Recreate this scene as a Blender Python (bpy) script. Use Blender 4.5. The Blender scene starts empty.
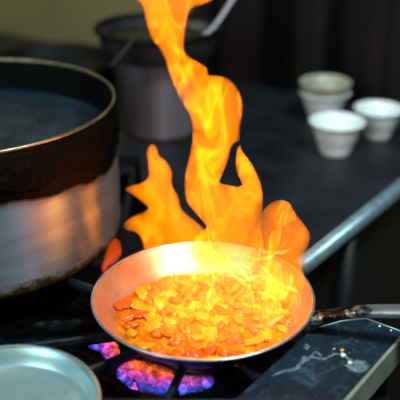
import bpy, bmesh, math, random
from mathutils import Vector, noise
R = random.Random(7)
sc = bpy.context.scene
COL = sc.collection

# ---------------------------------------------------------------- camera
FPX = 802.0
PITCH = math.radians(25)
CP, SP = math.cos(PITCH), math.sin(PITCH)
CAM = Vector((-0.0037, -0.8567, 0.588))
cam = bpy.data.cameras.new('camera')
co = bpy.data.objects.new('camera', cam); COL.objects.link(co)
co.location = CAM
co.rotation_euler = (math.pi/2 - PITCH, 0, 0)
cam.sensor_width = 36; cam.sensor_height = 36
cam.lens = FPX * 36 / 400
cam.clip_start = .01
cam.dof.use_dof = True
cam.dof.focus_distance = 1.0
cam.dof.aperture_fstop = 2.7
sc.camera = co

def ray(u, v):
    a = (u-200)/FPX; b = (200-v)/FPX
    return Vector((a, CP + b*SP, -SP + b*CP))
def P(u, v, z):                      # where a sight line meets the level z
    d = ray(u, v); t = (z-CAM.z)/d.z
    return CAM + d*t
def atY(u, v, y):                    # where a sight line meets the upright plane y
    d = ray(u, v); t = (y-CAM.y)/d.y
    return CAM + d*t

# ---------------------------------------------------------------- materials
def lin(r, g, b):
    f = lambda c: (c/255)/12.92 if c/255 <= .04045 else ((c/255+.055)/1.055)**2.4
    return (f(r), f(g), f(b), 1)
class NT:
    def __init__(s, name):
        s.m = bpy.data.materials.new(name); s.m.use_nodes = True
        s.t = s.m.node_tree; s.t.nodes.clear()
        s.out = s.t.nodes.new('ShaderNodeOutputMaterial')
    def n(s, typ, **kw):
        nd = s.t.nodes.new(typ)
        for k, v in kw.items():
            if k.startswith('i_'):
                nd.inputs[k[2:].replace('_', ' ')].default_value = v
            else: setattr(nd, k, v)
        return nd
    def l(s, a, b): s.t.links.new(a, b)
    def coords(s, scale=(1, 1, 1), rot=(0, 0, 0), kind='Object'):
        c = s.n('ShaderNodeTexCoord'); m = s.n('ShaderNodeMapping')
        m.inputs['Scale'].default_value = scale; m.inputs['Rotation'].default_value = rot
        s.l(c.outputs[kind], m.inputs['Vector']); return m.outputs['Vector']
    def noise(s, scale, detail=4, rough=.55, dist=0, vec=None):
        nd = s.n('ShaderNodeTexNoise'); nd.inputs['Scale'].default_value = scale
        nd.inputs['Detail'].default_value = detail; nd.inputs['Roughness'].default_value = rough
        nd.inputs['Distortion'].default_value = dist
        s.l(vec if vec else s.coords(), nd.inputs['Vector']); return nd.outputs['Fac']
    def ramp(s, fac, stops, interp='LINEAR'):
        r = s.n('ShaderNodeValToRGB'); e = r.color_ramp; e.interpolation = interp
        while len(e.elements) < len(stops): e.elements.new(.5)
        for el, (p, c) in zip(e.elements, stops):
            el.position = p; el.color = c if hasattr(c, '__len__') else (c, c, c, 1)
        s.l(fac, r.inputs['Fac']); return r.outputs['Color']
    def math(s, op, a, b=None, clamp=False):
        m = s.n('ShaderNodeMath', operation=op); m.use_clamp = clamp
        for i, x in enumerate((a, b)):
            if x is None: continue
            if isinstance(x, (int, float)): m.inputs[i].default_value = x
            else: s.l(x, m.inputs[i])
        return m.outputs[0]
    def mix(s, fac, a, b):
        m = s.n('ShaderNodeMix', data_type='RGBA')
        for sock, x in ((m.inputs[0], fac), (m.inputs[6], a), (m.inputs[7], b)):
            if isinstance(x, (int, float)): sock.default_value = x
            elif isinstance(x, tuple): sock.default_value = x
            else: s.l(x, sock)
        return m.outputs[2]
    def bsdf(s, color, rough=.5, metal=0.0, bump=None, bstr=.3, bdist=.002, **kw):
        b = s.n('ShaderNodeBsdfPrincipled')
        for key, x in (('Base Color', color), ('Roughness', rough), ('Metallic', metal)):
            if isinstance(x, (int, float, tuple)): b.inputs[key].default_value = x
            else: s.l(x, b.inputs[key])
        for k, v in kw.items(): b.inputs[k.replace('_', ' ')].default_value = v
        if bump is not None:
            bp = s.n('ShaderNodeBump'); bp.inputs['Strength'].default_value = bstr
            bp.inputs['Distance'].default_value = bdist
            s.l(bump, bp.inputs['Height']); s.l(bp.outputs[0], b.inputs['Normal'])
        s.l(b.outputs[0], s.out.inputs['Surface']); return b

def simple(name, c1, c2, rough, metal=0, scale=30, bstr=.25, detail=5, rr=.12, stretch=(1, 1, 1), lo=.3, hi=.7, **kw):
    t = NT(name); v = t.coords(stretch); n = t.noise(scale, detail, vec=v)
    t.bsdf(t.ramp(n, [(lo, c1), (hi, c2)]), t.math('ADD', t.math('MULTIPLY', n, rr), rough), metal, n, bstr, **kw)
    return t.m

M = {}
M['iron'] = simple('cast_iron', lin(10, 11, 12), lin(34, 36, 40), .38, .2, 120, .5, rr=.25)
M['deck'] = simple('greasy_stove_enamel', lin(4, 5, 6), lin(20, 24, 28), .3, .1, 45, .4, rr=.35)
M['shelf'] = simple('worn_dark_steel', lin(28, 31, 37), lin(52, 56, 64), .34, .5, 14, .12, rr=.3)
M['edge'] = simple('blue_grey_steel_edge', lin(116, 150, 162), lin(164, 194, 202), .38, .6, 60, .1)
M['black_pot'] = simple('soot_black_steel', lin(3, 3, 3), lin(9, 8, 8), .45, 0, 40, .3, Specular_IOR_Level=.2)
M['grey_steel'] = simple('dull_brushed_steel', lin(150, 146, 154), lin(190, 186, 194), .36, .7, 30, .05, stretch=(1, 1, .1))
M['dark_steel'] = simple('dark_steel', lin(20, 20, 22), lin(40, 39, 42), .4, .6, 20, .1)
M['olive'] = simple('olive_broth', lin(42, 44, 10), lin(62, 62, 18), .4, 0, 20, .1)
M['floor'] = simple('dark_floor', lin(8, 8, 9), lin(16, 16, 17), .7, 0, 6, .1)
M['cabinet'] = simple('black_cabinet', lin(4, 4, 5), lin(9, 9, 10), .6, 0, 8, .1)
M['pipe'] = simple('dark_pipe_steel', lin(12, 16, 18), lin(22, 28, 31), .5, .3, 40, .1)
M['porcelain'] = simple('white_glaze', lin(234, 242, 236), lin(246, 248, 242), .22, 0, 25, .03)
M['old_porcelain'] = simple('stained_glaze', lin(150, 140, 112), lin(206, 202, 184), .3, 0, 22, .03)
M['stain'] = simple('brown_glaze_stain', lin(120, 88, 52), lin(160, 128, 88), .4, 0, 60, .05)

M['stain_dark'] = simple('dark_wood_brown', lin(34, 26, 18), lin(56, 42, 28), .6, 0, 40, .1)
M['mid_steel'] = simple('darkened_steel', lin(66, 64, 66), lin(96, 94, 98), .34, .7, 20, .1)
# wall: olive paint and dark steel sheet
t = NT('olive_wall_paint'); n = t.noise(3, 5)
t.bsdf(t.ramp(n, [(.3, lin(120, 108, 66)), (.7, lin(140, 126, 80))]), .75, 0, t.noise(60), .05); M['wall'] = t.m
t = NT('dark_splashback_steel'); v = t.coords((7, 7, .25)); n = t.noise(1.6, 3, vec=v)
t.bsdf(t.ramp(n, [(.42, lin(10, 7, 7)), (.7, lin(64, 52, 50))]), .38, .55, t.noise(90, vec=t.coords((1, 1, .03))), .04); M['splash'] = t.m

# stockpot: steel with a burnt crust band at top and an oily one at the foot; z in object space
t = NT('burnt_stockpot_steel')
c = t.n('ShaderNodeTexCoord'); sx = t.n('ShaderNodeSeparateXYZ'); t.l(c.outputs['Object'], sx.inputs[0]); z = sx.outputs['Z']
big = t.noise(6, 3, vec=t.coords((1, 1, .4))); fine = t.noise(55, 6, .7); med = t.noise(24, 5, .6)
edge_n = t.math('ADD', t.math('MULTIPLY', big, .05), t.math('MULTIPLY', med, .018))
# the crust hangs lower towards the flame side than at its left
tilt = t.math('MULTIPLY', sx.outputs['X'], -.10)
lvl = t.math('ADD', t.math('ADD', z, edge_n), t.math('MULTIPLY', tilt, -1))
CR0 = .189
crust = t.ramp(t.math('MULTIPLY', t.math('SUBTRACT', lvl, CR0), 200, clamp=True), [(0, 0), (1, 1)])
halo = t.ramp(t.math('MULTIPLY', t.math('SUBTRACT', lvl, CR0-.008), 90, clamp=True), [(0, 0), (1, 1)])
footn = t.math('SUBTRACT', t.math('ADD', .004, t.math('MULTIPLY', fine, .046)), z)
foot = t.math('MULTIPLY', footn, 90, clamp=True)
foot2 = t.math('MULTIPLY', t.math('SUBTRACT', footn, .018), 90, clamp=True)
steel = t.ramp(t.noise(5, 4, vec=t.coords((1, 1, 14))), [(.3, lin(140, 156, 170)), (.7, lin(176, 188, 198))])
speck = t.ramp(fine, [(.66, 0), (.74, 1)])
col = t.mix(t.math('MULTIPLY', speck, .25), steel, lin(70, 60, 40))
col = t.mix(t.math('MULTIPLY', halo, .85), col, lin(96, 70, 18))
crustcol = t.ramp(t.noise(42, 6, .75), [(.52, lin(2, 1, 1)), (.66, lin(8, 4, 3)), (.8, lin(60, 32, 14))])
col = t.mix(crust, col, crustcol)
footcol = t.ramp(t.noise(60, 6, .7), [(.35, lin(12, 13, 6)), (.65, lin(96, 82, 22))])
col = t.mix(foot, col, footcol)
col = t.mix(foot2, col, lin(10, 11, 13))
dirty = t.math('MAXIMUM', crust, foot)
rough = t.math('ADD', t.math('MULTIPLY', dirty, .18), .34)
metal = t.math('SUBTRACT', .8, t.math('MULTIPLY', dirty, .8))
hb = t.math('MULTIPLY', dirty, t.noise(70, 6, .7))
bs = t.bsdf(col, rough, metal, hb, .3, .003, Specular_IOR_Level=.08)
tg = t.n('ShaderNodeTangent', direction_type='RADIAL', axis='Z'); t.l(tg.outputs[0], bs.inputs['Tangent'])
t.l(t.math('MULTIPLY', t.math('SUBTRACT', 1, dirty, clamp=True), .85), bs.inputs['Anisotropic'])
bs.inputs['Anisotropic Rotation'].default_value = .25
M['stockpot'] = t.m
M['crust'] = simple('burnt_crust', lin(2, 2, 2), lin(7, 6, 5), .7, 0, 50, .7, rr=.2, Specular_IOR_Level=.12)
t = NT('worn_rim_steel'); n = t.noise(45, 6, .7)
t.bsdf(t.ramp(n, [(.3, lin(70, 60, 44)), (.5, lin(150, 140, 112)), (.8, lin(190, 180, 150))]), .35, .8, n, .3); M['pot_rim'] = t.m
t = NT('dark_teal_stock'); n = t.noise(5, 4, .6, 1.2); sp = t.noise(160, 2, .5); n2 = t.noise(26, 5, .7)
cc = t.ramp(n, [(.38, lin(10, 24, 32)), (.5, lin(22, 46, 58)), (.62, lin(13, 31, 40))])
cc = t.mix(t.math('MULTIPLY', t.ramp(n2, [(.5, 0), (.7, 1)]), .4), cc, lin(48, 76, 86))
cc = t.mix(t.ramp(sp, [(.71, 0), (.75, 1)]), cc, lin(100, 135, 145))
t.bsdf(cc, .42, 0, n2, .5, .003); M['stock'] = t.m

# frying pan
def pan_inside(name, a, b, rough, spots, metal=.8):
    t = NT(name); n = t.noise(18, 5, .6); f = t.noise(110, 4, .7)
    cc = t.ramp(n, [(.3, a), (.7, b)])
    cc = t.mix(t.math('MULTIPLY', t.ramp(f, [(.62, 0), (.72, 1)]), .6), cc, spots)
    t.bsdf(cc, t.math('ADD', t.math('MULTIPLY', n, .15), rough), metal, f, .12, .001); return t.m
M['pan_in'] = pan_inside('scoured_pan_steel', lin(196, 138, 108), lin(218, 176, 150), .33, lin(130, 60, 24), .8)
t = NT('sooty_pan_underside'); n = t.noise(60, 6, .7)
t.bsdf(t.ramp(n, [(.35, lin(10, 14, 20)), (.62, lin(40, 52, 66)), (.78, lin(90, 100, 112))]), .42, .5, n, .6, .002); M['pan_out'] = t.m
M['pan_rim'] = simple('bright_pan_lip', lin(200, 186, 176), lin(236, 226, 216), .28, .85, 60, .1)
t = NT('burnt_handle_steel')
c = t.n('ShaderNodeTexCoord'); sx = t.n('ShaderNodeSeparateXYZ'); t.l(c.outputs['Object'], sx.inputs[0])
n = t.noise(70, 6, .7)
bright = t.math('ADD', t.math('MULTIPLY', t.math('SUBTRACT', sx.outputs['X'], .178), 40), t.math('MULTIPLY', t.math('SUBTRACT', n, .5), 4), clamp=True)
cc = t.mix(bright, t.ramp(n, [(.42, lin(20, 15, 14)), (.52, lin(70, 50, 36)), (.6, lin(205, 195, 172))]), lin(176, 178, 176))
t.bsdf(cc, .34, .8, n, .5, .002); M['handle'] = t.m
t = NT('blue_grey_scratched_steel'); n = t.noise(16, 5, .65, .6); f = t.noise(140, 5, .8)
cc = t.ramp(n, [(.3, lin(150, 180, 182)), (.55, lin(178, 204, 198)), (.75, lin(184, 192, 164))])
cc = t.mix(t.math('MULTIPLY', t.ramp(f, [(.6, 0), (.7, 1)]), .4), cc, lin(84, 104, 104))
t.bsdf(cc, .36, .6, f, .15, .001); M['small_pan'] = t.m
M['small_rim'] = simple('light_steel_lip', lin(150, 176, 180), lin(196, 212, 210), .3, .8, 60, .1)

# dark stained plate
t = NT('stained_dark_plate'); n = t.noise(12, 6, .65, .5); f = t.noise(210, 3, .6); w = t.noise(38, 6, .75, 1.0)
cc = t.ramp(n, [(.35, lin(14, 26, 36)), (.7, lin(34, 54, 68))])
cc = t.mix(t.math('MULTIPLY', t.ramp(w, [(.53, 0), (.66, 1)]), .5), cc, lin(76, 104, 118))
cc = t.mix(t.ramp(f, [(.69, 0), (.73, 1)]), cc, lin(120, 145, 155))
t.bsdf(cc, t.math('ADD', t.math('MULTIPLY', w, .3), .3), .3, w, .3, .002); M['plate'] = t.m
M['plate_side'] = simple('grey_steel_side', lin(120, 126, 116), lin(150, 154, 142), .45, .15, 30, .1)
M['spill'] = simple('dried_spill', lin(34, 52, 62), lin(116, 138, 146), .45, 0, 170, .8)
M['crumb_w'] = simple('pale_crumb', lin(210, 214, 200), lin(235, 235, 225), .5, 0, 200, .4)
M['crumb_y'] = simple('yellow_crumb', lin(200, 150, 40), lin(230, 190, 70), .5, 0, 200, .4)

# food
t = NT('orange_oily_sauce'); n = t.noise(30, 5, .6, .4)
t.bsdf(t.ramp(n, [(.35, lin(200, 84, 2)), (.55, lin(230, 130, 6)), (.7, lin(245, 180, 34))]), .18, 0, n, .8, .006); M['sauce'] = t.m
M['food_a'] = simple('orange_vegetable', lin(222, 96, 4), lin(238, 134, 8), .3, 0, 60, .4)
M['food_b'] = simple('golden_vegetable', lin(232, 142, 6), lin(244, 176, 24), .3, 0, 60, .4)
M['food_c'] = simple('red_orange_vegetable', lin(214, 76, 12), lin(230, 104, 24), .25, 0, 60, .4)

def flame_mat(name, color, strength, base=.45, scale=(16, 16, 7), wisps=2.2, dist=1.2, step=.12, nscale=1.0, soot=22):
    t = NT(name)
    v = t.coords(scale)
    n1 = t.noise(nscale, 2.5, .5, dist, vec=v)
    ridge = t.math('SUBTRACT', 1, t.math('MULTIPLY', t.math('ABSOLUTE', t.math('SUBTRACT', n1, .5)), 22), clamp=True)
    n2 = t.noise(nscale*.6, 2, .5, .6, vec=v)
    body = t.math('MULTIPLY', t.math('SUBTRACT', n2, .36), 4.2, clamp=True)
    s = t.math('ADD', base, t.math('ADD', t.math('MULTIPLY', body, 1-base), t.math('MULTIPLY', ridge, wisps)))
    e = t.n('ShaderNodeEmission'); e.inputs['Color'].default_value = color
    t.l(t.math('MULTIPLY', s, strength), e.inputs['Strength'])
    ab = t.n('ShaderNodeVolumeAbsorption'); ab.inputs['Density'].default_value = soot; ab.inputs['Color'].default_value = (0, 0, 0, 1)
    ad = t.n('ShaderNodeAddShader'); t.l(e.outputs[0], ad.inputs[0]); t.l(ab.outputs[0], ad.inputs[1])
    t.l(ad.outputs[0], t.out.inputs['Volume'])
    try: t.m.cycles.volume_step_rate = step
    except Exception: pass
    return t.m
FC = (1.0, .20, .010, 1)
M['flame'] = flame_mat('orange_flame', (1.0, .22, .002, 1), 58, base=.6, wisps=2.6, nscale=1.35)
M['flame_l'] = flame_mat('soft_orange_flame', (1, .21, .002, 1), 66, wisps=1.8)
M['flame_low'] = flame_mat('low_pan_flame', (1, .24, .022, 1), 8, base=.06, soot=1, scale=(24, 24, 16), wisps=7, dist=2.0, step=.08)
M['flame_red'] = flame_mat('thin_red_flame', (1, .10, .006, 1), 60, wisps=.5)
# gas flame: colour by distance from the burner axis (object origin = burner centre)
t = NT('blue_pink_gas_flame')
c = t.n('ShaderNodeTexCoord'); vl = t.n('ShaderNodeVectorMath', operation='LENGTH'); t.l(c.outputs['Object'], vl.inputs[0])
n = t.noise(110, 3, .6, .8); n3 = t.noise(34, 2, .5)
rad = t.math('ADD', vl.outputs['Value'], t.math('MULTIPLY', t.math('SUBTRACT', n3, .5), .02))
g = t.math('MULTIPLY', t.math('SUBTRACT', rad, .078), 1/.034, clamp=True)
cc = t.ramp(g, [(0, (1, .12, .03, 1)), (.22, (.9, .08, .30, 1)), (.5, (.55, .08, .6, 1)), (.78, (.12, .10, 1, 1)), (1, (.06, .14, 1, 1))])
s = t.math('ADD', .4, t.math('MULTIPLY', t.ramp(n, [(.5, 0), (.64, 1)]), 3.0))
e = t.n('ShaderNodeEmission'); t.l(cc, e.inputs['Color']); t.l(t.math('MULTIPLY', s, 60), e.inputs['Strength'])
t.l(e.outputs[0], t.out.inputs['Volume']); t.m.cycles.volume_step_rate = .2
M['gas'] = t.m

# ---------------------------------------------------------------- mesh helpers
def obj(name, bm, mat, parent=None, smooth=True, loc=None):
    me = bpy.data.meshes.new(name); bmesh.ops.recalc_face_normals(bm, faces=bm.faces[:])
    if smooth:
        for f in bm.faces: f.smooth = True
    bm.to_mesh(me); bm.free(); me.materials.append(mat)
    o = bpy.data.objects.new(name, me); COL.objects.link(o)
    if parent: o.parent = parent
    if loc is not None: o.location = loc
    return o
def thing(name, label, cat, loc=(0, 0, 0), rz=0, group=None):
    o = bpy.data.objects.new(name, None); COL.objects.link(o); o.empty_display_size = .02
    o.location = loc; o.rotation_euler = (0, 0, rz); tag(o, label, cat, group); return o
def tag(o, label, cat, group=None, kind=None):
    o['label'] = label; o['category'] = cat
    if group: o['group'] = group
    if kind: o['kind'] = kind
    return o
def lathe(prof, seg=96, wob=0, seed=0, bm=None, cx=0, cy=0):
    """closed=False profile of (r, z); r<=1e-6 makes a pole"""
    bm = bm or bmesh.new(); rings = []
    for (r, z) in prof:
        if r < 1e-6: rings.append([bm.verts.new((cx, cy, z))]); continue
        ring = []
        for i in range(seg):
            a = 2*math.pi*i/seg
            k = 1 + wob*noise.noise(Vector((math.cos(a)*2, math.sin(a)*2, z*30+seed)))
            ring.append(bm.verts.new((cx+r*k*math.cos(a), cy+r*k*math.sin(a), z)))
        rings.append(ring)
    for A, B in zip(rings, rings[1:]):
        if len(A) == 1 and len(B) == 1: continue
        for i in range(seg):
            j = (i+1) % seg
            if len(A) == 1: bm.faces.new((A[0], B[i], B[j]))
            elif len(B) == 1: bm.faces.new((A[i], A[j], B[0]))
            else: bm.faces.new((A[i], A[j], B[j], B[i]))
    return bm
def torus(R_, r, z, seg=128, k=10, bm=None, sq=1.0, wob=0):
    bm = bm or bmesh.new(); rings = []
    for i in range(seg):
        a = 2*math.pi*i/seg; w = 1+wob*noise.noise(Vector((math.cos(a)*3, math.sin(a)*3, 5)))
        rings.append([bm.verts.new(((R_+r*math.cos(b)*w)*math.cos(a), (R_+r*math.cos(b)*w)*math.sin(a), z+r*sq*math.sin(b)*w)) for b in [2*math.pi*j/k for j in range(k)]])
    for i in range(seg):
        A, B = rings[i], rings[(i+1) % seg]
        for j in range(k): bm.faces.new((A[j], A[(j+1) % k], B[(j+1) % k], B[j]))
    return bm
def prism(pts, z0, z1, bm=None, bevel=0):
    bm = bm or bmesh.new()
    a = [bm.verts.new((p[0], p[1], z0)) for p in pts]; b = [bm.verts.new((p[0], p[1], z1)) for p in pts]
    n = len(pts); bm.faces.new(a); bm.faces.new(b)
    for i in range(n): bm.faces.new((a[i], a[(i+1) % n], b[(i+1) % n], b[i]))
    if bevel: bmesh.ops.bevel(bm, geom=bm.edges[:], offset=bevel, segments=2, affect='EDGES', profile=.6)
    return bm
def sweep(path, w, h, bm=None, k=12, power=.75, caps=True):
    """rounded bar along path; w,h: half sizes (number or per-point list)"""
    bm = bm or bmesh.new(); rings = []; n = len(path)
    for i, p in enumerate(path):
        p = Vector(p); a = Vector(path[max(i-1, 0)]); b = Vector(path[min(i+1, n-1)]); T = (b-a).normalized()
        up = Vector((0, 0, 1)) if abs(T.z) < .95 else Vector((0, 1, 0))
        S = T.cross(up).normalized(); U = S.cross(T).normalized()
        ww = w[i] if hasattr(w, '__len__') else w; hh = h[i] if hasattr(h, '__len__') else h
        ring = []
        for j in range(k):
            t_ = 2*math.pi*j/k; c_, s_ = math.cos(t_), math.sin(t_)
            c_ = math.copysign(abs(c_)**power, c_); s_ = math.copysign(abs(s_)**power, s_)
            ring.append(bm.verts.new(p + S*ww*c_ + U*hh*s_))
        rings.append(ring)
    for A, B in zip(rings, rings[1:]):
        for j in range(k): bm.faces.new((A[j], A[(j+1) % k], B[(j+1) % k], B[j]))
    if caps: bm.faces.new(rings[0]); bm.faces.new(rings[-1])
    return bm
def bez(pts, n=24):
    """Catmull-Rom through pts"""
    pts = [Vector(p) for p in pts]; q = [pts[0]] + pts + [pts[-1]]; out = []
    m = len(pts)-1; per = max(2, n//m)
    for i in range(m):
        a, b, c_, d = q[i:i+4]
        for s in range(per):
            t_ = s/per
            out.append(.5*((2*b)+(c_-a)*t_+(2*a-5*b+4*c_-d)*t_*t_+(3*b-a-3*c_+d)*t_**3))
    out.append(pts[-1]); return out

GR = .02      # top of the grates
SH = .03      # top of the counter behind

K1 = Vector((.592, .806, 0)); K2 = Vector((-.806, .592, 0))
def xy(v): return (v.x, v.y)
# ---------------------------------------------------------------- setting
def struct(name, bm, m):
    o = obj(name, bm, m, smooth=False); o['kind'] = 'structure'; return o
WY = 1.36
struct('floor', prism([(-3, -2), (3, -2), (3, WY+.1), (-3, WY+.1)], -.92, -.9), M['floor'])
W0 = Vector((.25, .93, 0))
def wl(s_, d=0): return xy(W0 + K2*s_ + K1*d)
struct('wall_back', prism([wl(-2), wl(3), wl(3, .1), wl(-2, .1)], -.9, 1.8), M['wall'])
dr_ = ray(196, 60); tw = (W0-CAM).dot(K1)/dr_.dot(K1); ws = (CAM+dr_*tw-W0).dot(K2)
splash = obj('splashback', prism([wl(-1.9, -.018), wl(ws, -.018), wl(ws, -.002), wl(-1.9, -.002)], SH, 1.6, bevel=.003), M['splash'], smooth=False)
tag(splash, 'dark brushed steel splashback sheet on the wall behind the white bowls', 'splashback')

# counter behind the stove
A = P(298, 265, SH); B = A + K2*.2
def xy(v): return (v.x, v.y)
cnt = thing('counter', 'dark steel counter carrying the white bowls beside the stove', 'counter', (0, 0, 0))
far = A + K1*((W0-A).dot(K1)-.02)
LF = (-.6, .66)
poly = [xy(A), xy(far), wl(2.0, -.02), (-1.3, .60), (-.3, .56), (-.115, .53), (-.105, .42), xy(B)]
obj('worktop', prism(poly, SH-.028, SH, bevel=.002), M['shelf'], cnt, smooth=False)
E0 = A + K1*.004; dz = Vector((0, 0, -.006)); side = Vector((K1.y, -K1.x, 0))
obj('rolled_edge', sweep([E0+dz+side*.002, (E0+far)/2+dz+side*.002, far-K1*.01+dz+side*.002], .012, .013), M['edge'], cnt)
inn = [A-side*.02+K2*.0, far-side*.02-K1*.03]
obj('cabinet', prism([xy(A-side*.03), xy(far-side*.03-K1*.05), wl(1.9, -.06), (-1.25, .65), (-.28, .60), (-.09, .56), (-.085, .44), xy(B-side*.03+K1*.03)], -.9, SH-.029), M['cabinet'], cnt, smooth=False)
pb = P(366, 225, SH)
pp = A + K1*((pb-A).dot(K1)) + side*(-.004)
pipe = obj('pipe', sweep([(pp.x, pp.y, -.9), (pp.x, pp.y, -.3), (pp.x, pp.y, SH-.03)], .014, .014, power=1), M['pipe'])
tag(pipe, 'dark upright pipe standing in the shadow under the counter edge', 'pipe')

# ---------------------------------------------------------------- stove
DZ = -.055
stove = thing('gas_stove', 'black greasy gas stove under the pans and the stockpot', 'stove', (0, 0, 0))
pr0 = P(345, 400, .03); right_line = lambda s: pr0 + K1*s
RL0 = right_line(-.35); RL1 = right_line(.14)
sp = [(-1.3, -.45), xy(RL0), xy(RL1), (.10, .06), xy(B-K1*.012-K2*.02), xy(B-K1*.012+K2*.02), (-.118, .41), (-.13, .515), (-.31, .545), (-1.3, .585)]
obj('cooktop', prism(sp, DZ-.03, DZ, bevel=.002), M['deck'], stove, smooth=False)
sp2 = [(-1.25, -.42), xy(right_line(-.33)-side*.02), xy(right_line(.12)-side*.02), (.09, .05), (-.04, .20), (-.14, .38), (-.15, .50), (-.32, .53), (-1.25, .56)]
obj('body', prism(sp2, -.9, DZ-.03), M['cabinet'], stove, smooth=False)

# crumpled greasy cooktop surface between the grates, added to catch glints
bm = bmesh.new(); G = {}
NX, NY = 110, 110
for i in range(NX+1):
    for j in range(NY+1):
        x = -.60+.52*i/NX; y = -.16+.33*j/NY
        q = Vector((x*16, y*22, 0)); h = 1-abs(noise.noise(q))*2.2; h2 = 1-abs(noise.noise(q*2.7+Vector((5, 1, 2))))*2
        ed = min(i, NX-i, j, NY-j)
        G[i, j] = bm.verts.new((x, y, DZ+.001+(.009*h+.003*h2+.006)*min(1, ed/6)*.9))
for i in range(NX):
    for j in range(NY): bm.faces.new((G[i, j], G[i+1, j], G[i+1, j+1], G[i, j+1]))
lin_ = obj('crumpled_deck', bm, simple('greasy_black_deck', lin(2, 2, 3), lin(6, 8, 9), .24, 0, 60, .5, rr=.4, Specular_IOR_Level=.1), stove, smooth=False)
lin_['label'] = 'crumpled greasy black cooktop surface added for glints'
def burner(cx, cy, label):
    b = thing('gas_burner', label, 'burner', (cx, cy, DZ), group='gas burners')
    obj('burner_base', lathe([(0, 0), (.062, 0), (.062, .012), (.05, .018), (.05, .03)] + [(.0, .03)]), M['deck'], b)
    obj('burner_cap', lathe([(0, .03), (.056, .03), (.060, .034), (.058, .040), (.03, .045), (0, .045)]), M['iron'], b)
burner(0, 0, 'black gas burner under the flaming frying pan')
burner(-.36, .34, 'black gas burner under the big stockpot')
burner(-.235, -.235, 'black gas burner under the small empty pan at the stove front')

def grate(cx, cy, hx, hy, label, fingers, off=(0, 0), rz=0):
    g = thing('stove_grate', label, 'grate', (cx, cy, 0), rz, group='cast iron stove grates')
    bm = bmesh.new(); w = .006; zt = GR-.007
    for (a, b) in (((-hx, -hy), (hx, -hy)), ((hx, -hy), (hx, hy)), ((hx, hy), (-hx, hy)), ((-hx, hy), (-hx, -hy))):
        sweep([(a[0], a[1], zt), ((a[0]+b[0])/2, (a[1]+b[1])/2, zt), (b[0], b[1], zt)], w, .007, bm, k=8)
    obj('frame', bm, M['iron'], g, smooth=False)
    for (sx_, sy_) in ((-1, -1), (1, -1), (1, 1), (-1, 1)):
        obj('foot', sweep([(sx_*hx, sy_*hy, DZ+.001), (sx_*hx, sy_*hy, -.02), (sx_*hx, sy_*hy, zt)], .007, .007, k=8), M['iron'], g)
    for ang in fingers:
        a = math.radians(ang); c_, s_ = math.cos(a), math.sin(a)
        ox, oy = off
        L = min((hx-math.copysign(ox, c_))/abs(c_) if abs(c_) > 1e-3 else 9, (hy-math.copysign(oy, s_))/abs(s_) if abs(s_) > 1e-3 else 9)
        obj('finger', sweep([(ox+c_*.045, oy+s_*.045, zt+.0), (ox+c_*.09, oy+s_*.09, zt), (ox+c_*L, oy+s_*L, zt)], .0045, .0068, k=8), M['iron'], g, smooth=False)
    return g
g1 = grate(-.14, .0, .27, .155, 'long cast iron grate under the flaming frying pan', [193, 216, 255, 300, 338, 20, 60, 105, 150], off=(.14, .0))
g2 = grate(-.36, .335, .235, .165, 'cast iron grate under the back of the big stockpot', [0, 45, 90, 135, 180, 225, 270, 315])
g3 = grate(-.245, -.285, .165, .112, 'cast iron grate at the stove front under the small empty pan', [15, 60, 100, 150, 195, 240, 285, 330])

# ---------------------------------------------------------------- plate at the right
PZ = .03
pts = [P(307, 333, PZ), P(322, 326.5, PZ), P(342, 321, PZ), P(366, 318.5, PZ)]
cr = pr0 + K1*0
# far right corner lies where the back edge meets the right edge
e0 = P(366, 318.5, PZ); e1 = P(400, 331, PZ); dd = (e1-e0).normalized()
tt = ((pr0-e0).x*K1.y-(pr0-e0).y*K1.x)/(dd.x*K1.y-dd.y*K1.x)
pts.append(e0+dd*tt)
pts += [pr0, pr0-K1*.22, P(235, 400, PZ)-K1*.22, P(235, 400, PZ)]
pl = thing('metal_plate', 'dark stained steel plate beside the frying pan under its handle', 'plate')
obj('plate_top', prism([xy(p) for p in pts], PZ-.004, PZ, bevel=.0012), M['plate'], pl, smooth=False)
q0, q1 = pts[4], pts[6]
sd = side*.0035
obj('side_strip', prism([xy(q0-sd*.2), xy(q1-sd*.2), xy(q1+sd), xy(q0+sd)], PZ-.036, PZ+.0012, bevel=.0008), M['plate_side'], pl, smooth=False)
b0, b1 = pts[3], pts[4]
for nm, (u0, u1) in (('back_lip', (pts[3], pts[4])), ('slanted_lip', (pts[0], pts[3]))):
    path = pts[:4] if nm == 'slanted_lip' else [b0, (b0+b1)/2, b1]
    obj(nm, sweep([Vector((p.x, p.y, PZ-.0005)) for p in path], .0011, .0016), M['edge'], pl)
lg = bmesh.new()
for p in (pts[3]-K1*.03-side*.0, pts[6]-side*.02, pts[7]+side*.02, pts[0]+side*.012-K1*.01):
    pass
for p in (pts[4]-side*.012-K1*.02, pts[6]-side*.02+K1*.02, pts[7]+side*.02+K1*.02):
    obj('leg', sweep([(p.x, p.y, DZ), (p.x, p.y, -.02), (p.x, p.y, PZ-.004)], .006, .006), M['iron'], pl)

def blob(pts2, z, th, seed=0):
    bm = bmesh.new(); c = sum(pts2, Vector())/len(pts2)
    top = bm.verts.new((c.x, c.y, z+th)); r1 = []; r2 = []; 
    for p in pts2:
        r1.append(bm.verts.new((p.x, p.y, z))); q = p.lerp(c, .3); r2.append(bm.verts.new((q.x, q.y, z+th*.9)))
    n = len(pts2)
    for i in range(n):
        j = (i+1) % n
        bm.faces.new((r1[i], r1[j], r2[j], r2[i])); bm.faces.new((r2[i], r2[j], top))
    bm.faces.new(r1); return bm
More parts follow.
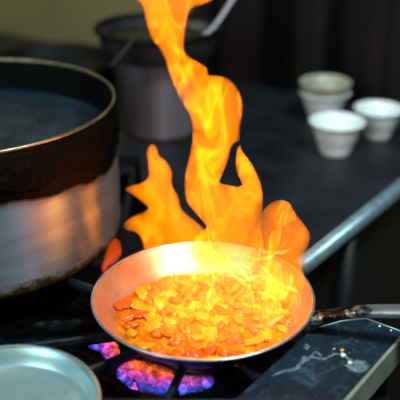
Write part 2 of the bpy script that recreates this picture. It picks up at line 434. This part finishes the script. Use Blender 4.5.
# dried spill: a wandering streak and two patches, one film
bm = bmesh.new()
def streak(px, w, h=.0007):
    path = bez([P(u, v, PZ+.0004) for u, v in px], 18); n = len(path)
    ws = [w*(.35+.65*math.sin(math.pi*(i+.5)/n))*(1+.5*noise.noise(Vector((i*.7, w*900, 0)))) for i in range(n)]
    sweep(path, ws, h, bm, k=8, power=1)
streak([(272, 376), (284, 371), (296, 369), (302, 362), (312, 357), (324, 359), (334, 354), (343, 355)], .0030)
streak([(300, 364), (304, 357), (309, 361)], .0022)
streak([(311, 356), (316, 352), (322, 357)], .0022)
streak([(343, 355), (352, 362), (345, 366)], .0025)
s1 = obj('dried_spill', bm, M['spill']); tag(s1, 'pale wandering streak of dried spill on the dark plate', 'spill', kind='stuff')
def patch(name, cu, cv, ru, rv, label, m, th=.0007, n=26):
    pp_ = [P(cu+ru*math.cos(a)*(1+.35*noise.noise(Vector((math.cos(a)*1.7, math.sin(a)*1.7, cu)))), cv+rv*math.sin(a)*(1+.35*noise.noise(Vector((math.cos(a)*1.7, math.sin(a)*1.7, cv+9)))), PZ+.0002) for a in [2*math.pi*i/n for i in range(n)]]
    o = obj(name, blob(pp_, PZ+.0002, th), m); return o
tag(patch('spill_patch', 358, 366, 12, 7, '', M['spill']), 'grey dried patch near the bright side strip of the dark plate', 'spill', kind='stuff')
tag(patch('spill_patch', 306, 347, 4, 3.4, '', M['spill'], .0014), 'small round grey drop of spill close to the frying pan', 'spill', kind='stuff')
def crumb(u, v, r, m, label):
    p = P(u, v, PZ); bm = bmesh.new(); bmesh.ops.create_icosphere(bm, subdivisions=3, radius=r)
    for w_ in bm.verts:
        w_.co *= 1+.35*noise.noise(w_.co*400+Vector((u, v, 0))); w_.co.z *= .7
    o = obj('crumb', bm, m, loc=(p.x, p.y, PZ+r*.62)); tag(o, label, 'crumb', 'food crumbs on the dark plate')
crumb(350, 364, .0028, M['crumb_w'], 'round white crumb beside the grey dried patch')
crumb(343, 356.5, .0032, M['crumb_w'], 'white crumb touching the yellow crumbs on the plate')
crumb(342, 351.5, .0026, M['crumb_y'], 'larger yellow crumb above the white one')
crumb(334, 349.5, .0014, M['crumb_y'], 'tiny yellow crumb left of the larger yellow one')
crumb(379.5, 327, .0018, M['crumb_w'], 'white crumb by the handle near the back edge')
crumb(391, 331, .0013, M['crumb_w'], 'tiny white crumb at the far corner of the plate')

# ---------------------------------------------------------------- frying pan
RZ = .06
pan = thing('frying_pan', 'steel frying pan of flaming orange food on the burner', 'frying pan', (0, 0, GR))
H = RZ-GR
out_p = [(0, 0), (.09, 0), (.101, .002), (.110, .008), (.119, .017), (.128, .028), (.1352, .038)]
in_p = [(.1345, .0385), (.127, .030), (.1175, .019), (.108, .0105), (.099, .005), (.085, .0035), (0, .003)]
obj('outer_wall', lathe(out_p+[(.1362, .0385)], 128), M['pan_out'], pan)
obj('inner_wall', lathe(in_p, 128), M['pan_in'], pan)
obj('lip', torus(.1368, .0022, H-.0008, sq=.7), M['pan_rim'], pan)
ha = math.radians(-16); hd = Vector((math.cos(ha), math.sin(ha), 0))
def hp(s, z): return Vector((hd.x*s, hd.y*s, z-GR))
hpath = bez([hp(.131, .047), hp(.142, .050), hp(.158, .056), hp(.18, .064), hp(.205, .0705), hp(.25, .078), hp(.34, .092), hp(.40, .098)], 42)
n = len(hpath)
wid = [.013-.0045*min(1, i/12)+.005*max(0, (i-20)/22) for i in range(n)]
ho = obj('handle', sweep(hpath, wid, .0056, k=14, power=.6), M['handle'], pan)
for s_ in (-.007, .007):
    pv = hp(.137, .0545)+Vector((-hd.y, hd.x, 0))*s_
    bm = bmesh.new(); bmesh.ops.create_uvsphere(bm, u_segments=16, v_segments=8, radius=.0032)
    obj('rivet', bm, M['handle'], ho, loc=pv)

# food
FZ = GR+.0125
bm = bmesh.new(); seg = 128; rings = []
NR = 46; RM = .1125
for k in range(NR+1):
    r = RM*k/NR
    if k == 0: rings.append([bm.verts.new((0, 0, .004))]); continue
    ring = []
    for i in range(seg):
        a = 2*math.pi*i/seg; r_ = r*(1-.17*max(0, math.sin(a))*(1+.5*noise.noise(Vector((a*2, 0, 8))))); x, y = r_*math.cos(a), r_*math.sin(a)
        h = .0045*noise.noise(Vector((x*60, y*60, 1)))+.0022*noise.noise(Vector((x*150, y*150, 3)))
        h *= min(1, (NR-k)/5)
        ring.append(bm.verts.new((x, y, h+.002*(1-r/RM))))
    rings.append(ring)
for A_, B_ in zip(rings, rings[1:]):
    for i in range(seg):
        j = (i+1) % seg
        if len(A_) == 1: bm.faces.new((A_[0], B_[i], B_[j]))
        else: bm.faces.new((A_[i], A_[j], B_[j], B_[i]))
sauce = obj('sauce', bm, M['sauce'], loc=(0, 0, FZ)); tag(sauce, 'bubbling orange sauce filling the flaming frying pan', 'sauce', kind='stuff')
def chunk_mesh(name, m, s, seed):
    bm = bmesh.new(); bmesh.ops.create_cube(bm, size=s)
    bmesh.ops.bevel(bm, geom=bm.edges[:], offset=s*.14, segments=2, affect='EDGES')
    bmesh.ops.subdivide_edges(bm, edges=bm.edges[:], cuts=1, use_grid_fill=True)
    for w_ in bm.verts: w_.co += w_.co.normalized()*s*.42*noise.noise(w_.co*(1.6/s)+Vector((seed, 0, 0)))
    o = obj(name, bm, m); return o
protos = [('carrot_chunk', 'food_a', .019, 1), ('carrot_chunk', 'food_a', .015, 2), ('potato_chunk', 'food_b', .017, 3), ('tomato_chunk', 'food_c', .018, 4), ('potato_chunk', 'food_b', .012, 5)]
LB = {'carrot_chunk': ('orange diced vegetable piece simmering in the frying pan', 'vegetable', 'orange diced pieces in the pan'),
      'potato_chunk': ('golden yellow diced piece simmering in the frying pan', 'vegetable', 'golden diced pieces in the pan'),
      'tomato_chunk': ('deep red orange soft piece simmering in the frying pan', 'vegetable', 'red orange pieces in the pan')}
base = []
placed = []
tries = 0
while len(placed) < 84 and tries < 6000:
    tries += 1
    a = R.uniform(0, 2*math.pi); r = .106*math.sqrt(R.random())*(1-.2*max(0, math.sin(a)))
    x, y = r*math.cos(a), r*math.sin(a)
    if all((x-p[0])**2+(y-p[1])**2 > .0155**2 for p in placed): placed.append((x, y))
for i, (x, y) in enumerate(placed):
    k = R.randrange(len(protos)) if i >= len(protos) else i
    if i < len(protos): o = chunk_mesh(*[protos[k][0], M[protos[k][1]], protos[k][2], protos[k][3]]); base.append(o)
    else: o = base[k].copy(); COL.objects.link(o)
    lb = LB[protos[k][0]]; tag(o, lb[0], lb[1], lb[2])
    o.location = (x, y, FZ+protos[k][2]*.08); o.rotation_euler = (R.uniform(-.4, .4), R.uniform(-.4, .4), R.uniform(0, 6))
    o.scale = (R.uniform(.8, 1.35), R.uniform(.8, 1.2), R.uniform(.35, .65))

# ---------------------------------------------------------------- stockpot
PX, PY, PR, PH = -.3526, .2434, .2265, .2115
pot = thing('stockpot', 'big wide steel stockpot with burnt black crusted rim beside the flames', 'pot', (PX, PY, GR))
prof = [(0, 0), (PR-.018, 0), (PR-.007, .003), (PR-.0025, .010)] + [(PR, .02+i*(PH-.022)/24) for i in range(25)]
obj('outer_wall', lathe(prof, 192, .004), M['stockpot'], pot)
obj('inner_wall', lathe([(PR-.003, PH-.001), (PR-.0045, PH-.02), (PR-.005, PH-.06), (PR-.006, .02), (PR-.02, .006), (0, .005)], 128), M['crust'], pot)
obj('rim', torus(PR-.0015, .0024, PH, 160, wob=.2), M['pot_rim'], pot)
# dripping burnt crust collar clinging to the wall under the rim
bm = bmesh.new(); seg = 260; rows = 14; rg = []
for j in range(rows+1):
    ring = []
    for i in range(seg):
        a = 2*math.pi*i/seg; c_, s_ = math.cos(a), math.sin(a)
        low = .142-.035*max(0, c_)*0 + .010*noise.noise(Vector((c_*3, s_*3, 0))) + .004*noise.noise(Vector((c_*14, s_*14, 2)))
        low = PH - (.057 + .036*noise.noise(Vector((c_*2.6+3, s_*2.6, 0))) + .007*noise.noise(Vector((c_*13, s_*13, 2))) + .003*noise.noise(Vector((c_*40, s_*40, 5))))
        z_ = (PH-.003)+(low-(PH-.003))*j/rows
        bump = .005*abs(noise.noise(Vector((c_*9, s_*9, z_*50))))+.0035*abs(noise.noise(Vector((c_*26, s_*26, z_*110))))
        fade = math.sin(math.pi*min(1, max(0, j/rows)))**.5
        rr_ = PR+.0004+(bump+.001)*fade - (.003 if j == rows else 0)
        ring.append(bm.verts.new((rr_*c_, rr_*s_, z_)))
    rg.append(ring)
for A_, B_ in zip(rg, rg[1:]):
    for i in range(seg): bm.faces.new((A_[i], A_[(i+1) % seg], B_[(i+1) % seg], B_[i]))
t = NT('brown_black_crust'); n_ = t.noise(46, 6, .75)
t.bsdf(t.ramp(n_, [(.55, lin(2, 1, 1)), (.66, lin(9, 5, 4)), (.78, lin(84, 42, 18))]), .45, 0, t.noise(70, 6, .7), 1.0, .006, Specular_IOR_Level=.08)
cr_o = obj('burnt_crust', bm, t.m, pot); cr_o['label'] = 'burnt black brown crust under the rim'
bm = bmesh.new(); seg = 128; rings = []; RM = PR-.0065
for k in range(31):
    r = RM*k/30
    if k == 0: rings.append([bm.verts.new((0, 0, 0))]); continue
    ring = []
    for i in range(seg):
        a = 2*math.pi*i/seg; x, y = r*math.cos(a), r*math.sin(a)
        ring.append(bm.verts.new((x, y, .002*noise.noise(Vector((x*14, y*14, 1)))+.0008*noise.noise(Vector((x*60, y*60, 3))))))
    rings.append(ring)
for A_, B_ in zip(rings, rings[1:]):
    for i in range(seg):
        j = (i+1) % seg
        if len(A_) == 1: bm.faces.new((A_[0], B_[i], B_[j]))
        else: bm.faces.new((A_[i], A_[j], B_[j], B_[i]))
so = obj('stock', bm, M['stock'], loc=(PX, PY, GR+PH-.05)); tag(so, 'dark bluish stock with a speckled skin inside the big stockpot', 'stock', kind='stuff')

# ---------------------------------------------------------------- small pan at the near left
c_ = P(0, 404, GR+.034)
sp_ = thing('small_pan', 'small empty blue grey steel pan at the near left corner', 'pan', (c_.x, c_.y, GR))
SR = .102
obj('outer_wall', lathe([(0, 0), (.07, 0), (.08, .003), (.09, .015), (.097, .028), (SR-.002, .0335)], 96), M['pan_out'], sp_)
obj('inner_wall', lathe([(SR-.003, .0337), (.0965, .0315), (.0935, .024), (.0905, .0175), (.0885, .015), (.0865, .0143), (.084, .0128), (.082, .0122), (0, .011)], 128), M['small_pan'], sp_)
obj('rim', torus(SR-.002, .0022, .0345, sq=.7), M['small_rim'], sp_)

# ---------------------------------------------------------------- pots at the back
bx_, by_ = -.083, .672
dp = thing('tall_pot', 'narrow dull steel pot standing behind the flame', 'pot', (bx_, by_, SH))
obj('body', lathe([(0, 0), (.062, 0), (.067, .003), (.068, .01), (.068, .150), (.071, .153), (.071, .156), (.066, .156), (.066, .01), (0, .008)], 96), M['grey_steel'], dp)
wp = thing('steel_basin', 'wide dark rimmed steel basin set on top of the narrow pot', 'basin', (bx_, by_, SH+.157))
obj('bowl', lathe([(0, 0), (.095, 0), (.108, .006), (.117, .046), (.119, .0485), (.116, .0485), (.106, .009), (.094, .004), (0, .004)], 96), M['mid_steel'], wp)
obj('rim', torus(.119, .0055, .052, sq=1.0), M['black_pot'], wp)
br = obj('broth', lathe([(0, 0), (.06, .0003), (.1105, 0), (.1105, -.001), (0, -.001)], 64), M['olive'], loc=(bx_, by_, SH+.157+.031)); tag(br, 'olive green broth inside the wide basin', 'broth', kind='stuff')
lp = bez([P(203, 36, .225), P(216, 24, .245), atY(232, 0, .70), atY(241, -14, .71)], 16)
ld = obj('ladle', sweep(lp, .0045, .003), M['grey_steel']); tag(ld, 'pale steel ladle handle sticking up out of the wide basin', 'ladle')
p0 = atY(143, 27, .575); p1 = atY(118, 58, .52)
bh = obj('spoon', sweep(bez([atY(149, 17, .64), p0, p1, atY(111, 66, .50)], 12), .003, .0018), M['stain_dark']); tag(bh, 'thin dark spoon handle leaning over the basin edge towards the stockpot', 'spoon')

bk = P(54, 59, .108)
bp = thing('black_pot', 'soot black pot half hidden behind the big stockpot', 'pot', (bk.x, bk.y, SH))
obj('body', lathe([(0, 0), (.135, 0), (.142, .005), (.145, .073), (.142, .075), (.139, .073), (.137, .006), (0, .005)], 96), M['black_pot'], bp)
obj('rim', torus(.144, .005, .075), M['black_pot'], bp)

# ---------------------------------------------------------------- bowls
def bowl(u, v, s, m, label, z=SH, name='ramekin'):
    p = P(u, v, z); o = thing(name, label, 'bowl', (p.x, p.y, z), group='small bowls on the counter')
    s2 = s*1.13; outp = [(0, .001), (.026, 0), (.0285, .002), (.030, .006), (.0345, .018), (.0352, .0195), (.0365, .021), (.044, .042), (.0495, .054), (.052, .056)]
    inp = [(.0525, .0575), (.0505, .058), (.047, .055), (.041, .040), (.030, .012), (.024, .006), (0, .005)]
    body = obj('body', lathe([(a*s, b*s2) for a, b in outp], 72), m, o)
    obj('inner_wall', lathe([(a*s, b*s2) for a, b in inp], 72), m, o)
    obj('rim', torus(.0515*s, .0018*s, .057*s2), m, o)
    return o
bowl(335, 153, .98, M['porcelain'], 'white ribbed bowl nearest the stove, in front of the nested pair')
bowl(376.5, 137, .92, M['porcelain'], 'white bowl at the right edge on the counter')
b3 = bowl(323, 121, .98, M['porcelain'], 'pinkish white bowl underneath the stained tan bowl')
b4 = bowl(323, 121, .99, M['old_porcelain'], 'stained tan bowl nested on top of the rear white bowl')
b4.location.z = SH+.0205
# a tan drip ring on the nested bowl is part of it
obj('stain_band', torus(.0462*.99, .0014, .0485*.99*1.13), M['stain'], b4)

# ---------------------------------------------------------------- flames
def inside_dist(px, py, poly):
    ins = False; best = 1e9; bp_ = None; n = len(poly)
    for i in range(n):
        x1, y1 = poly[i]; x2, y2 = poly[(i+1) % n]
        if (y1 > py) != (y2 > py) and px < (x2-x1)*(py-y1)/(y2-y1)+x1: ins = not ins
        dx, dy = x2-x1, y2-y1; L = dx*dx+dy*dy
        t_ = max(0, min(1, ((px-x1)*dx+(py-y1)*dy)/L)) if L else 0
        qx, qy = x1+t_*dx, y1+t_*dy; d = (px-qx)**2+(py-qy)**2
        if d < best: best = d; bp_ = (qx, qy)
    return ins, math.sqrt(best), bp_
def smooth_poly(pts):
    n = len(pts); out = []
    for i in range(n):
        a, b, c, d = [Vector(pts[(i+k-1) % n]) for k in range(4)]
        for s in range(4):
            t_ = s/4; q = .5*((2*b)+(c-a)*t_+(2*a-5*b+4*c-d)*t_*t_+(3*b-a-3*c+d)*t_**3); out.append((q.x, q.y))
    return out
def flame_body(name, outline, holes, ydepth, m, cell=2.4, fat=26, thick=1.0, parent=None, bulge=.012, mm=1/900.):
    """a solid flame tongue: its silhouette filled out into a rounded, undulating body"""
    polys = [smooth_poly(outline)] + [smooth_poly(h) for h in holes]
    xs = [p[0] for p in polys[0]]; ys = [p[1] for p in polys[0]]
    x0, y0 = min(xs)-cell, min(ys)-cell
    nx = int((max(xs)-x0)/cell)+3; ny = int((max(ys)-y0)/cell)+3
    V = {}
    for i in range(nx):
        for j in range(ny):
            x, y = x0+i*cell, y0+j*cell
            ins, d, q = inside_dist(x, y, polys[0])
            for h in polys[1:]:
                i2, d2, q2 = inside_dist(x, y, h)
                if i2: ins = False
                if d2 < d: d, q = d2, q2
            if ins and d > .45*cell: V[i, j] = (x, y, d)
            elif d <= .95*cell: V[i, j] = (q[0], q[1], 0.0)
    cells = [(i, j) for i in range(nx) for j in range(ny) if all((i+a, j+b) in V for a in (0, 1) for b in (0, 1))
             and sum(V[i+a, j+b][2] == 0 for a in (0, 1) for b in (0, 1)) < 4]
    bm = bmesh.new(); fr = {}; bk_ = {}
    def mk(key, sgn):
        x, y, d = V[key]
        yy = ydepth(x, y) + bulge*noise.noise(Vector((x*.03, y*.02, 4)))
        dd_ = min(d, fat); h = math.sqrt(max(0, 2*fat*dd_-dd_*dd_))*mm*thick
        h *= 1+.35*noise.noise(Vector((x*.07, y*.04, 2+sgn*5)))
        p = atY(x, y, yy); dr = (p-CAM).normalized(); dr.z = 0; dr.normalize()
        return bm.verts.new(p + dr*h*sgn)
    for (i, j) in cells:
        for a in (0, 1):
            for b in (0, 1):
                k = (i+a, j+b)
                if k not in fr:
                    fr[k] = mk(k, -1); bk_[k] = fr[k] if V[k][2] == 0 else mk(k, 1)
        q = [(i, j), (i+1, j), (i+1, j+1), (i, j+1)]
        for D in (fr, bk_):
            vs = [D[k] for k in q]
            try: bm.faces.new(vs if D is fr else vs[::-1])
            except ValueError: pass
    bmesh.ops.dissolve_degenerate(bm, dist=1e-6, edges=bm.edges[:])
    bmesh.ops.holes_fill(bm, edges=[e for e in bm.edges if e.is_boundary], sides=0)
    return obj(name, bm, m, parent)

column = [(136, -6), (142, 5), (146, 22), (151, 38), (159, 48), (166, 62), (171, 78), (178, 95), (183, 104), (190, 118), (192, 135), (190, 152), (186, 168), (184, 184), (186, 200), (193, 210), (202, 220), (206, 228), (196, 236), (190, 250), (198, 262), (215, 268), (240, 262), (262, 262),
          (264, 246), (262, 230), (263, 205), (262, 188), (256, 172), (249, 160), (243, 152), (240, 140), (241, 122), (243, 108), (241, 96), (234, 84), (226, 78), (216, 76), (209, 75), (207, 68), (198, 62), (190, 57), (184, 50), (185, 34), (187, 20), (192, 8), (206, 3), (214, -6), (176, -30)]
hole = [(238, 141), (232, 146), (228, 160), (222, 176), (220, 183), (228, 186), (238, 187), (242, 184), (236, 170), (236, 156)]
yd = lambda x, y: .02 + .0*(x-200)
fl = thing('flame', 'tall twisting orange flame column rising from the frying pan', 'flame', (0, 0, RZ), group='orange flames over the frying pan')
fo = flame_body('flame_body', column, [hole], yd, M['flame'], parent=None, fat=20, thick=.95); fo.parent = fl; fo.location = (0, 0, -RZ)

tongue = [(152, 144), (157, 147), (160, 156), (167, 162), (172, 172), (172, 184), (178, 196), (181, 208), (186, 214), (196, 222), (206, 232), (206, 246), (190, 252), (165, 254), (146, 252), (142, 240), (136, 232), (123, 227), (130, 219), (143, 213), (148, 208), (140, 200), (132, 194), (125, 190), (132, 186), (142, 183), (148, 177), (148, 166), (146, 154), (148, 147)]
f2 = flame_body('flame', tongue, [], lambda x, y: .175, M['flame_l'], fat=20, thick=.9)
tag(f2, 'jagged orange flame tongue behind the pan, left of the tall column', 'flame', 'orange flames over the frying pan')
rt = [(262, 212), (270, 204), (280, 200), (290, 204), (296, 214), (304, 224), (310, 234), (309, 244), (304, 256), (303, 268), (306, 282), (300, 300), (285, 306), (268, 296), (255, 280), (248, 262), (250, 244), (256, 228)]
f3 = flame_body('flame', rt, [], lambda x, y: .03, M['flame_l'], fat=22, thick=.8)
tag(f3, 'broad orange flame curling over the right side of the frying pan', 'flame', 'orange flames over the frying pan')
sm = [(116, 238), (121, 243), (122, 252), (118, 260), (110, 266), (104, 273), (101, 268), (104, 258), (107, 248), (111, 241)]
f4 = flame_body('flame', sm, [], lambda x, y: .12, M['flame_red'], fat=8, thick=.8, cell=1.5)
tag(f4, 'small red orange lick of flame between stockpot and frying pan', 'flame', 'orange flames over the frying pan')
# low flames spreading over the food: a dome of burning vapour
bm = bmesh.new()
def dome(bm, cx, cy, rx, ry, h, z0, seed):
    rings = []; seg = 56; nk = 14
    for k in range(nk+1):
        f = k/nk; ring = []
        r = math.cos(f*math.pi/2); zz = math.sin(f*math.pi/2)
        if k == nk: rings.append([bm.verts.new((cx, cy, z0+h))]); continue
        for i in range(seg):
            a = 2*math.pi*i/seg; w_ = 1+.22*noise.noise(Vector((math.cos(a)*1.6, math.sin(a)*1.6, f*2+seed)))*min(1, f*3+.3)
            ring.append(bm.verts.new((cx+rx*r*w_*math.cos(a), cy+ry*r*w_*math.sin(a), z0+h*zz*(1+.3*noise.noise(Vector((math.cos(a)*2, math.sin(a)*2, seed+7)))*(1-f)))))
        rings.append(ring)
    bm.faces.new(rings[0][::-1])
    for A_, B_ in zip(rings, rings[1:]):
        for i in range(seg):
            j = (i+1) % seg
            if len(B_) == 1: bm.faces.new((A_[i], A_[j], B_[0]))
            else: bm.faces.new((A_[i], A_[j], B_[j], B_[i]))
dome(bm, .030, .0, .099, .090, .08, FZ+.004, 0)
f5 = obj('flame', bm, M['flame_low']); tag(f5, 'low wispy yellow flame spreading over the food in the pan', 'flame', 'orange flames over the frying pan')

M['wisp'] = flame_mat('bright_flame_wisp', (1, .38, .06, 1), 170, base=1, wisps=0, step=.5, soot=1)
wisps = [[(252, 236), (262, 250), (284, 252), (304, 240)], [(232, 246), (250, 258), (272, 256), (290, 236)], [(262, 262), (276, 282), (298, 292), (300, 306)],
         [(236, 306), (254, 292), (276, 300), (284, 318)], [(214, 284), (232, 276), (252, 292), (250, 312)], [(258, 300), (270, 286), (266, 270), (250, 262)],
         [(282, 262), (292, 276), (284, 296), (268, 300)], [(200, 262), (214, 278), (208, 300), (220, 318)], [(240, 322), (262, 326), (284, 314), (296, 296)],
         [(192, 248), (196, 266), (190, 284)], [(224, 262), (240, 280), (262, 276), (276, 292)], [(246, 250), (240, 266), (250, 284), (240, 300)]]
for k, wpx in enumerate(wisps):
    path = bez([atY(u, v, .03-(v-240)*.0009) for u, v in wpx], 24); n = len(path)
    rw = [.0002+.0024*math.sin(math.pi*(i+.3)/(n+.3))**2*(1+.4*math.sin(i*.9+k)) for i in range(n)]
    obj('wisp', sweep(path, rw, rw, k=8, power=1), M['wisp'], f5)

# gas flames under the pan, spreading out from the burner
GZ = -.012; GC = (-.035, .01)
def gas(outline, label):
    pts_ = [P(u, v, GZ) for u, v in smooth_poly(outline)]
    bm = bmesh.new(); c = sum(pts_, Vector())/len(pts_); n = len(pts_)
    lo = [bm.verts.new((p.x, p.y, GZ-.004)) for p in pts_]; hi = [bm.verts.new((p.x, p.y, GZ+.004)) for p in pts_]
    for i in range(n): bm.faces.new((lo[i], lo[(i+1) % n], hi[(i+1) % n], hi[i]))
    bm.faces.new(lo[::-1]); bm.faces.new(hi)
    bmesh.ops.triangulate(bm, faces=[f for f in bm.faces if len(f.verts) > 4])
    bmesh.ops.translate(bm, verts=bm.verts[:], vec=(-GC[0], -GC[1], .012))
    o = obj('gas_flame', bm, M['gas'], loc=(GC[0], GC[1], -.012)); tag(o, label, 'flame', 'gas flames of the burner'); return o
gas([(88, 345), (96, 341), (104, 338), (114, 340), (120, 353), (114, 358), (109, 362), (104, 356), (100, 350)], 'pink violet gas flame furthest round to the left under the pan')
gas([(116, 374), (122, 366), (128, 360), (146, 364), (172, 372), (175, 392), (168, 393), (160, 394), (150, 391), (140, 389), (136, 381), (134, 379), (130, 386), (124, 381)], 'widest blue and pink gas flame under the pan front')
gas([(179, 380), (196, 377), (212, 378), (213, 383), (206, 387), (196, 390), (188, 391), (180, 393)], 'narrow blue gas flame under the middle of the pan front')

# ---------------------------------------------------------------- light
w = bpy.data.worlds.new('world'); sc.world = w; w.use_nodes = True
w.node_tree.nodes['Background'].inputs[0].default_value = (.5, .65, .8, 1)
w.node_tree.nodes['Background'].inputs[1].default_value = .02
def area(name, loc, target, size, energy, color, sizey=None):
    l = bpy.data.lights.new(name, 'AREA'); l.energy = energy; l.color = color; l.size = size
    if sizey: l.shape = 'RECTANGLE'; l.size_y = sizey
    o = bpy.data.objects.new(name, l); COL.objects.link(o); o.location = loc
    o.rotation_euler = (Vector(target)-Vector(loc)).to_track_quat('-Z', 'Y').to_euler(); return o
def pt(name, loc, e, col, r=.03):
    l = bpy.data.lights.new(name, 'POINT'); l.energy = e; l.color = col; l.shadow_soft_size = r
    o = bpy.data.objects.new(name, l); COL.objects.link(o); o.location = loc; return o
area('front_fill_light', (.5, -.35, 1.3), (.25, .35, 0), .4, 22, (.78, .97, 1.0), .3)  # unseen cool light, set forward to whiten the bowl fronts
area('left_fill_light', (-1.3, -1.2, 1.1), (-.3, 0, .05), .9, 24, (.62, .86, 1.0))  # cool light added at the left for bluish sheen on the steel; no window
pt('flame_glow', (.0, .04, .16), .75, (1, .42, .1), .04)
area('wall_fill_light', (-1.0, 1.1, 1.3), (-.85, 1.6, .4), .3, 5.5, (1, .88, .6))  # warm light added out of view to brighten the olive wall

sc.view_settings.view_transform = 'Standard'; sc.view_settings.look = 'None'
sc.view_settings.exposure = 0; sc.view_settings.gamma = 1; sc.view_settings.use_curve_mapping = False
